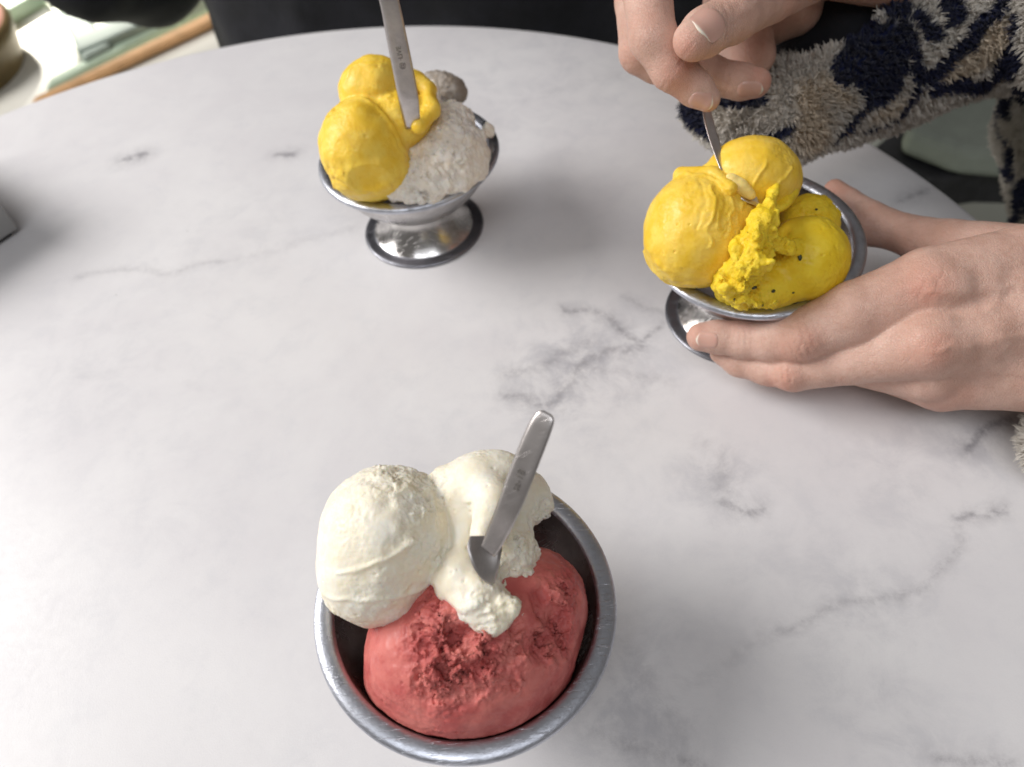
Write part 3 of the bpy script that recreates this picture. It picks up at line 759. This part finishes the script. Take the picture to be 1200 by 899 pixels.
vo = N(nt, 'ShaderNodeTexVoronoi', feature='DISTANCE_TO_EDGE'); vo.inputs['Scale'].default_value = 900; nt.links.new(p, vo.inputs['Vector'])
hgt = math_(nt, 'ADD', math_(nt, 'MULTIPLY', rng(nt, vo.outputs[0], 0, .12), .5), math_(nt, 'ADD', n3, math_(nt, 'MULTIPLY', n2, 1.5)))
bump(nt, b, hgt, .00024, .8)
SKIN = sm
nm_, nt, b = mat('fingernail'); 
e = attr(nt, 'edge')
nt.links.new(mix(nt, e, (.62, .36, .29), (.86, .74, .62)), b.inputs['Base Color']); b.inputs['Roughness'].default_value = .28
b.inputs['Subsurface Weight'].default_value = .15; b.inputs['Subsurface Scale'].default_value = .003
NAIL = nm_

def axis_wrinkles(P, px, py, z, r, ax, freq, amp):
    c = at(px, py, z); R = rad(px, py, z, r); a_ = at(*ax[1])-at(*ax[0]); a_ /= np.linalg.norm(a_)
    q = P-c; m = np.exp(-((q*q).sum(1))/(R*R)); s = q@a_+.06*vn(P, 4, 3)
    return -amp*m*np.maximum(0, np.sin(s*freq+vn(P, 1.5, 2)*1.0))**4
def hand_mesh(fs, lo, hi, h, wr, redspots, amp=.016, lines=(), folds=()):
    V, Q = surface(fs, lo, hi, h, .05)
    me = mesh('hand', V, Q); n = normals(me); P = coords(me)
    d = amp*fbm(P, 1.2, 3, 3)+.004*fbm(P, 7, 2, 5)
    for w_ in wr: d = d+axis_wrinkles(P, *w_)
    if lines: d = d+ridges(P, lines, .17, .12)
    if folds: d = d-ridges(P, folds, .035, .05)
    P = P+n*d[:, None]
    me.vertices.foreach_set('co', (P*S).astype(np.float32).ravel()); me.update()
    fattr(me, 'red', np.clip(spots(P, redspots)*(1+.35*vn(P, 3, 4)), 0, 1))
    return me
def nail(fs, c3, T, Nrm, w_, l_, parent, label=None):
    """nail: rounded patch laid on the finger; T points to the tip, Nrm out of the finger"""
    T = T/np.linalg.norm(T); Nrm = Nrm-T*(Nrm@T); Nrm /= np.linalg.norm(Nrm); B = np.cross(T, Nrm)
    nu, nv = 15, 19; V = []; E = []
    for j in range(nv):
        v = -1+2*j/(nv-1)
        for i in range(nu):
            u = -1+2*i/(nu-1)
            hw = w_*(1-.12*max(0, -v))*math.sqrt(max(0, 1-max(0, (abs(v)-.55)/.45)**2*.75))
            V.append(c3+B*u*hw+T*(v-.18*v*u*u*(1 if v > 0 else .6))*l_); E.append(min(1, max(0, (v-.80)/.08)))
    V = np.array(V); O = V.copy(); P = V+Nrm*.9; act = np.ones(len(P), bool)
    for _ in range(40):
        d = fs(P); P = P-Nrm*(np.clip(d, -.1, .3)*.8)[:, None]
    # never fall over the fingertip: limit how far the nail may drop
    drop = (P-V)@Nrm; med = np.median(drop); drop = np.clip(drop, med-.14, med+.2)
    U = np.array([[-1+2*i/(nu-1), -1+2*j/(nv-1)] for j in range(nv) for i in range(nu)])
    lift = .035-.05*np.clip((np.abs(U[:, 0])-.8)/.2, 0, 1)-.05*np.clip((-U[:, 1]-.8)/.2, 0, 1)
    top = V+Nrm*(drop+lift)[:, None]; bot = top-Nrm*.05
    VV = np.concatenate([top, bot]); F = []; o2 = nu*nv
    for j in range(nv-1):
        for i in range(nu-1):
            a_ = j*nu+i; F.append((a_, a_+1, a_+nu+1, a_+nu)); F.append((a_+o2, a_+nu+o2, a_+nu+1+o2, a_+1+o2))
    for i in range(nu-1): a_ = (nv-1)*nu+i; F.append((a_, a_+1, a_+1+o2, a_+o2)); F.append((i, i+o2, i+1+o2, i+1))
    me = mesh('fingernail', VV, F); fattr(me, 'edge', E+E)
    return link('fingernail', me, NAIL, parent)

person = empty('person'); tag(person, 'person in a navy and cream fleece jacket holding a dish and a spoon', 'person')

# hand under the dish
IDX = [(822, 395, 2.9, 17), (842, 395, 3.0, 19), (872, 398, 3.1, 22), (905, 399, 3.5, 25), (940, 394, 4.1, 31), (1000, 368, 5.3, 37), (1088, 338, 6.25, 46)]
MID = [(845, 414, 1.8, 13), (866, 424, 1.8, 17), (900, 430, 2.1, 21), (930, 433, 2.5, 25), (1000, 420, 3.6, 30), (1088, 400, 5.2, 45)]
RNG = [(880, 415, .75, 14), (920, 425, .9, 16), (975, 425, 1.2, 20), (1090, 430, 3.6, 42)]
PNK = [(930, 420, .7, 13), (1000, 430, .8, 16), (1105, 445, 2.6, 38)]
THB = [(978, 222, 3.6, 12), (992, 238, 3.6, 17), (1018, 262, 3.8, 25), (1060, 274, 4.2, 22), (1110, 292, 4.6, 34), (1200, 310, 5, 46)]
KNB = []
def hand_low(P):
    palm = chain(P, [(1088, 336, 6.3, 46), (1200, 318, 6.2, 53), (1330, 320, 6.5, 60)], .3)
    palm = smin(palm, chain(P, [(1090, 400, 5.0, 46), (1205, 375, 5.4, 60), (1330, 365, 6, 66)], .3), .5)
    palm = smin(palm, chain(P, [(1098, 438, 3.0, 42), (1205, 424, 4.0, 57), (1330, 400, 5, 66)], .3), .5)
    palm = smin(palm, chain(P, [(1330, 360, 6, 70), (1500, 350, 7, 85)], .3), .5)
    f = None
    for c_ in (IDX, MID, RNG, PNK):
        e = chain(P, c_, .25); f = e if f is None else smin(f, e, .05)
    d = smin(f, palm, .15)
    d = smin(d, chain(P, THB, .2), .3)
    # knuckle heads and a tendon
    for q, r_, k_ in KNB: d = smin(d, ball(P, q, r_), k_)
    return np.maximum(d, .05-P[:, 2])
for px_, py_, r_, sink in ((1094, 332, .8, .80), (1094, 408, .8, .78), (942, 402, .5, .44), (922, 444, .45, .38), (1130, 336, .5, .47), (1165, 332, .5, .47), (1200, 328, .5, .47), (1135, 404, .5, .47), (1170, 396, .5, .47)):
    q, g = hit(hand_low, px_, py_); KNB.append((q-g*sink, r_, .6))
a1, a2 = np.array([8, 15, 0.]), np.array([36, 33, 10.5])
me1 = hand_mesh(hand_low, a1, a2, .09,
    [(943, 402, 4.6, 20, ((905, 399, 3.5), (1000, 368, 5.3)), 22, .06), (872, 398, 3.8, 14, ((850, 398, 3), (905, 399, 3.5)), 26, .035),
     (925, 440, 3.0, 16, ((900, 430, 2.1), (960, 425, 3)), 24, .045), (1095, 335, 8, 30, ((1060, 345, 6), (1130, 330, 7)), 16, .02), (1030, 262, 4.5, 16, ((1018, 262, 3.8), (1060, 274, 4.2)), 24, .02)],
    [(1097, 332, 8, 30, .95), (1094, 412, 6, 26, .8), (943, 405, 5, 22, .9), (925, 450, 3, 20, .85), (812, 392, 3, 20, .55), (1035, 365, 6, 16, .2), (970, 216, 4, 22, .9), (1050, 290, 4, 22, .35), (860, 372, 3.6, 18, .6), (1110, 470, 3, 26, .5)],
    lines=[([(1105, 340, 8), (1150, 338, 8), (1230, 328, 8)], .06), ([(1100, 410, 6.5), (1150, 402, 6.6), (1230, 388, 6.6)], .055), ([(1120, 372, 7), (1160, 366, 7), (1185, 340, 7.6)], .045), ([(1040, 345, 6.5), (1075, 338, 7)], .03), ([(1125, 440, 5), (1170, 436, 5), (1230, 430, 5)], .045)],
    folds=[([(1076, 318, 7), (1072, 332, 7), (1076, 350, 7)], .022), ([(1088, 314, 7), (1085, 332, 7), (1090, 352, 7)], .02), ([(1102, 316, 7), (1100, 334, 7)], .016),
           ([(936, 386, 4.5), (932, 400, 4.5), (936, 414, 4.5)], .03), ([(946, 384, 4.5), (943, 400, 4.5), (948, 414, 4.5)], .03), ([(956, 384, 4.5), (954, 398, 4.5)], .02), ([(924, 388, 4.5), (922, 400, 4.5)], .018),
           ([(918, 438, 3), (916, 450, 3)], .025), ([(927, 438, 3), (926, 452, 3)], .025), ([(872, 386, 3.5), (870, 400, 3.5), (873, 412, 3.5)], .02), ([(879, 386, 3.5), (877, 400, 3.5)], .018),
           ([(1078, 400, 6), (1076, 414, 6), (1080, 426, 6)], .018), ([(1092, 398, 6), (1090, 416, 6)], .018)])
hand1 = link('hand', me1, SKIN, person)
hand1['label'] = 'hand cupped round the near side of the dish'
def nail_at(f, px, py, tx, ty, w_, l_, parent):
    q, g = hit(f, px, py); T = IX*tx-IY*ty; T = T-g*(T@g); T /= np.linalg.norm(T)
    return nail(f, q, T, g, w_, l_, parent)
nail_at(hand_low, 829, 399, -1, .05, .40, .5, hand1)

# hand holding the spoon
IDX2 = [(829, 116, 11.3, 15), (815, 104, 11.6, 20), (788, 80, 12.4, 25), (765, 44, 13.4, 27), (757, -20, 14.6, 29), (800, -120, 14.5, 34)]
MID2 = [(886, 97, 10.3, 17), (868, 96, 10.3, 20), (830, 88, 10.5, 22), (770, 72, 11.2, 24), (752, 60, 11.6, 26), (745, 0, 12.9, 24), (770, -110, 13.5, 34)]
RNG2 = [(884, 66, 9.2, 24), (872, 42, 9.4, 32), (862, 10, 10.0, 36), (860, -60, 12, 38)]
PNK2 = [(905, 30, 9.2, 22), (932, 10, 9.8, 29), (930, -50, 11, 36)]
THB2 = [(813, 47, 13.9, 24), (826, 38, 13.9, 27), (858, 20, 13.9, 29), (900, -8, 13.7, 33), (960, -50, 13, 45)]
def hand_top(P):
    palm = chain(P, [(800, -120, 14, 40), (960, -60, 12.8, 50), (1080, -40, 11.5, 50), (1250, -40, 12, 60)], .4)
    palm = smin(palm, chain(P, [(780, -100, 13.5, 34), (900, -90, 12, 50), (940, -40, 11.2, 46)], .4), .5)
    palm = smin(palm, chain(P, [(960, -60, 12.4, 50), (940, -40, 11.2, 42)], .4), .4)
    f = None
    for c_ in (MID2, RNG2, PNK2, IDX2):
        e = chain(P, c_, .22); f = e if f is None else smin(f, e, .04)
    d = smin(f, palm, .25)
    d = smin(d, chain(P, THB2, .25), .05)
    return d
c1 = at(880, 40, 11)
me2 = hand_mesh(hand_top, (3.5, 22.5, 6.5), (21, 47, 18), .08,
    [(858, 12, 15, 22, ((826, 38, 13.9), (900, -8, 13.7)), 20, .05), (790, 82, 13.2, 14, ((765, 44, 13.4), (815, 104, 11.6)), 22, .02), (750, 20, 14, 22, ((757, -20, 14), (765, 44, 13)), 14, .015)],
    [(806, 60, 14, 24, .95), (800, 90, 12.6, 20, .7), (826, 124, 11.6, 16, .7), (893, 92, 10.8, 18, 1.), (745, 60, 12, 18, .45), (880, 60, 10, 20, .5), (790, 100, 12, 14, .4)],
    lines=[([(870, 6, 15), (910, -14, 15)], .04)],
    folds=[([(846, -4, 15), (856, 8, 15), (866, 28, 15)], .03), ([(856, -6, 15), (866, 6, 15), (877, 24, 15)], .03), ([(838, 2, 15), (848, 16, 15)], .02), ([(728, 16, 14), (745, 22, 14), (768, 18, 14)], .025), ([(732, 28, 14), (750, 34, 14)], .02), ([(742, 4, 14), (770, 6, 14)], .02),
           ([(778, 92, 13), (792, 80, 13), (806, 66, 13)], .025), ([(785, 97, 13), (799, 86, 13)], .02), ([(850, 82, 11), (851, 98, 11)], .025), ([(858, 84, 11), (859, 102, 11)], .02)])
hand2 = link('hand', me2, SKIN, person)
hand2['label'] = 'hand pinching the upright spoon handle'
nail_at(hand_top, 821, 120, 1, .35, .42, .52, hand2)
nail_at(hand_top, 879, 106, 1, .05, .40, .58, hand2)
nail_at(hand_top, 832, 25, -.72, .69, .66, .62, hand2)

# ------------------------------------------------------------------ fleece jacket
def sleeves(P):
    d = chain(P, [(822, 128, 5.6, 20), (865, 138, 5.6, 34), (925, 128, 6.0, 54), (985, 92, 6.6, 68), (1040, 60, 7.4, 82), (1120, 22, 8.4, 86), (1230, 0, 9.5, 92), (1420, 20, 12, 120)], .5)
    hollow = chain(P, [(850, 30, 8.8, 36), (930, 38, 9.0, 42), (985, 22, 9.4, 45), (1040, -5, 9.8, 45)], .4)
    d = smax(d, -hollow, .5)
    # jacket front beyond the table, and the other sleeve
    d2 = chain(P, [(1262, 240, -4, 60), (1232, 150, 0, 50), (1262, 60, 6, 60), (1420, 20, 12, 120)], .6)
    d3 = chain(P, [(1258, 522, 1.9, 44), (1330, 490, 3.2, 80), (1480, 420, 5, 120), (1560, 250, 9, 150), (1420, 20, 12, 120)], .6)
    return smin(smin(d, d2, .5), d3, .5)+.14*fbm(P, .55, 2, 4)
def near(P, l, wd):
    q = np.stack([(P-CAMP)@IX/((P-CAMP)@FW), -((P-CAMP)@IY)/((P-CAMP)@FW)], 1)*FPX
    return q
fV, fQ = surface(sleeves, (5, 12, -12), (48, 62, 24), .22, .15)
fme = mesh('fleece_jacket', fV, fQ)
fn = normals(fme)
fP = coords(fme)
NAVY = [([(806, 125), (822, 140), (834, 150)], .55), ([(845, 120), (872, 122), (888, 120)], .4), ([(880, 168), (905, 162), (930, 152)], .28), ([(905, 60), (900, 75)], .5),
        ([(1000, 40), (1015, 62), (1032, 90)], 1.15), ([(1010, 15), (1040, 50), (1048, 80)], .7), ([(985, 45), (990, 85)], .6), ([(972, 164), (1000, 138), (1020, 112)], .24),
        ([(1005, 152), (1045, 138), (1072, 112), (1084, 84)], .22), ([(1082, 92), (1066, 45), (1050, 2)], .4), ([(1060, 60), (1045, 20)], .3),
        ([(1090, 88), (1125, 55), (1180, 2)], .38), ([(1075, 15), (1100, 38)], .35), ([(1098, 98), (1150, 98), (1180, 80), (1196, 30)], .42), ([(1110, 5), (1120, 25)], .5),
        ([(1166, 130), (1172, 180), (1195, 235)], .32), ([(1182, 75), (1200, 68)], .5), ([(1199, 100), (1200, 220)], .55), ([(1212, 490), (1214, 560)], .6)]
TAN = [([(948, 110), (952, 165)], .75), ([(965, 95), (985, 120)], .4), ([(1060, 120), (1030, 130)], .3), ([(1010, 5), (1030, 15)], .4), ([(1120, 80), (1165, 50)], .9)]
def on_sleeve(L):
    out = []
    for l, s in L:
        h_ = [hit(sleeves, *a_)[0] for a_ in l]; h_ = [q for q in h_ if np.isfinite(q).all() and float(sleeves(q[None])[0]) < .1]
        if len(h_) == 1: h_.append(h_[0]+.02)
        if h_: out.append((h_, s))
    return out
NAVY, TAN = on_sleeve(NAVY), on_sleeve(TAN)
def fleece_col(P):
    """0 cream, 1 navy, 2 tan-ish weights"""
    Q = P+np.stack([vn(P, .9, 61), vn(P, .9, 62), vn(P, .9, 63)], 1)*.35
    X = np.stack([(Q-CAMP)@IX/((Q-CAMP)@FW), -((Q-CAMP)@IY)/((Q-CAMP)@FW)], 1)
    nv = np.full(len(P), 9.); tn = np.full(len(P), 9.)
    for l, s in NAVY:
        nv = np.minimum(nv, polyline_d(Q, l)-s)
    for l, s in TAN:
        tn = np.minimum(tn, polyline_d(Q, l)-s)
    away = np.clip((P[:, 0]-24)/2, 0, 1); w_ = vn(Q, .26, 75)+.35*vn(Q, .6, 76)
    nv = np.where(away > 0, np.minimum(nv, (np.abs(w_)-.13)*3+(1-away)*3), nv)
    g = vn(P, .28, 71)+.4*vn(P, .7, 72)
    return np.clip(.5-nv*3, 0, 1), np.clip(.5-tn*1.5, 0, 1), g
# curly pile: bent, clumped tufts over the cloth
def pile(V, Q, n, length, seed, keep):
    rs = np.random.RandomState(seed)
    P0, P1, P2, P3 = V[Q[:, 0]], V[Q[:, 1]], V[Q[:, 2]], V[Q[:, 3]]
    cen = (P0+P2)/2; m = keep(cen); idx = np.nonzero(m)[0]
    ar = np.linalg.norm(np.cross(P2-P0, P3-P1), axis=1)[idx]; pr = ar/ar.sum()
    pick = rs.choice(idx, n, p=pr); u, v = rs.rand(2, n)
    A = (P0[pick]*((1-u)*(1-v))[:, None]+P1[pick]*(u*(1-v))[:, None]+P2[pick]*(u*v)[:, None]+P3[pick]*((1-u)*v)[:, None])
    nr = np.cross(P2[pick]-P0[pick], P3[pick]-P1[pick]); nr /= np.linalg.norm(nr, axis=1)[:, None]+1e-9
    # curls: the tips of a clump run together
    K = nearest_seed(A, 3.8)
    tw = K+nr*(length*.75)-A; tw = tw*np.clip(.55/(np.linalg.norm(tw, axis=1)[:, None]+1e-6), 0, 1)
    L = length*rs.uniform(.7, 1.2, n)[:, None]; jit = rs.normal(0, .05, (n, 3))
    cu = np.stack([vn(A, 5, 84), vn(A, 5, 85), vn(A, 5, 86)], 1)*.16
    C0 = A-nr*.03; C1 = A+nr*L*.45+tw*.25+cu+jit*.5; C2 = A+nr*L*.75+tw*.75+jit*1.3
    D = C2-C0; D /= np.linalg.norm(D, axis=1)[:, None]
    sd = np.cross(D, rs.normal(0, 1, (n, 3))); sd /= np.linalg.norm(sd, axis=1)[:, None]+1e-9; s2 = np.cross(D, sd)
    rings = []
    for C_, r in ((C0, .03), (C1, .034), (C2, .012)):
        for k in range(3):
            t = 2*np.pi*k/3; rings.append(C_+(sd*math.cos(t)+s2*math.sin(t))*r)
    VV = np.stack(rings, 1).reshape(-1, 3); base = (np.arange(n)*9)[:, None]
    fc = []
    for j in range(2):
        for k in range(3): fc.append([j*3+k, j*3+(k+1) % 3, (j+1)*3+(k+1) % 3, (j+1)*3+k])
    F = (base[:, :, None]+np.array(fc)[None]).reshape(-1, 4)
    return VV, F, np.repeat(A, 9, 0), np.repeat(rs.rand(n), 9)
vis = lambda c: (c[:, 2] > -13) & (c[:, 0] > 4) & ((c-CAMP)@IX/((c-CAMP)@FW)*FPX+600 < 1300)
tV, tF, tA, tR = pile(fV, fQ, 125000, .30, 3, vis)
vis2 = lambda c: ~vis(c)
uV, uF, uA, uR = pile(fV, fQ, 60000, .42, 5, vis2)
tF = np.concatenate([tF, uF+len(tV)]); tV = np.concatenate([tV, uV]); tA = np.concatenate([tA, uA]); tR = np.concatenate([tR, uR])
flm, nt, b = mat('sherpa_fleece')
nvA, tnA, gA, rA = attr(nt, 'navy'), attr(nt, 'tan'), attr(nt, 'tone'), attr(nt, 'rnd')
col = mix(nt, rng(nt, gA, -.6, .6), (.68, .63, .56), (.80, .76, .69))
col = mix(nt, tnA, col, (.74, .63, .49))
col = mix(nt, rng(nt, nvA, .35, .65), col, (.014, .019, .062))
col = mix(nt, rng(nt, rA, 0, 1, 0, .2), col, (0, 0, 0))
nt.links.new(col, b.inputs['Base Color']); b.inputs['Roughness'].default_value = .9; b.inputs['Specular IOR Level'].default_value = .15
b.inputs['Sheen Weight'].default_value = .15
def put_fleece(me, P, R_):
    a_, c_, g_ = fleece_col(P); fattr(me, 'navy', a_); fattr(me, 'tan', c_); fattr(me, 'tone', g_); fattr(me, 'rnd', R_)
put_fleece(fme, fP, np.full(len(fP), .9))
fj = link('fleece_jacket', fme, flm, person)
tme = mesh('fleece_pile', tV, tF, True); put_fleece(tme, tA, tR)
fp = link('fleece_pile', tme, flm, fj); fp['kind'] = 'stuff'
# black shirt cuff inside the sleeve
def cuff(P):
    return chain(P, [(935, 52, 7.0, 42), (985, 20, 8.5, 56), (1040, -20, 10, 62), (1200, -30, 12, 70)], .4)
V, Q = surface(cuff, at(935, 52, 7)-4, (34, 48, 17), .25, .1)
link('shirt_sleeve', mesh('shirt_sleeve', V, Q), CLOTH, person)

# ------------------------------------------------------------------ person in black beyond the table
ARM = (ray_y(172, -36, 86), ray_y(100, -44, 80), 5.4)
def dark(P):
    d = None
    for x_, y_, x2_, r_ in ((2., 82, 2., 19), (-12., 79.5, -14., 14), (18., 79, 20., 14)):
        e = smin(cone(P, np.array([x_, y_, -30]), np.array([x_, y_+3, 11]), r_, r_), cone(P, np.array([x_, y_+3, 11]), np.array([x2_, 64, 38]), r_, r_-1), 2)  # unseen upper torso leaned over the table to shade its far side
        d = e if d is None else smin(d, e, 4)
    d = smin(d, cone(P, np.array([-22., 72, 36]), ARM[0], 8, ARM[2]), 3)
    d = smin(d, cone(P, ARM[0], ARM[1], ARM[2], ARM[2]), 2)
    return d+.5*fbm(P, .12, 3, 5)+.25*vn(P@np.diag([1, 1, .25]), .45, 6)
V, Q = surface(dark, (-66, 38, -50), (42, 112, 54), 1.0, 1.5)
dp = empty('person'); tag(dp, 'person in black clothes seated behind the far edge of the table', 'person')
link('black_jacket', mesh('black_jacket', V, Q), CLOTH, dp)
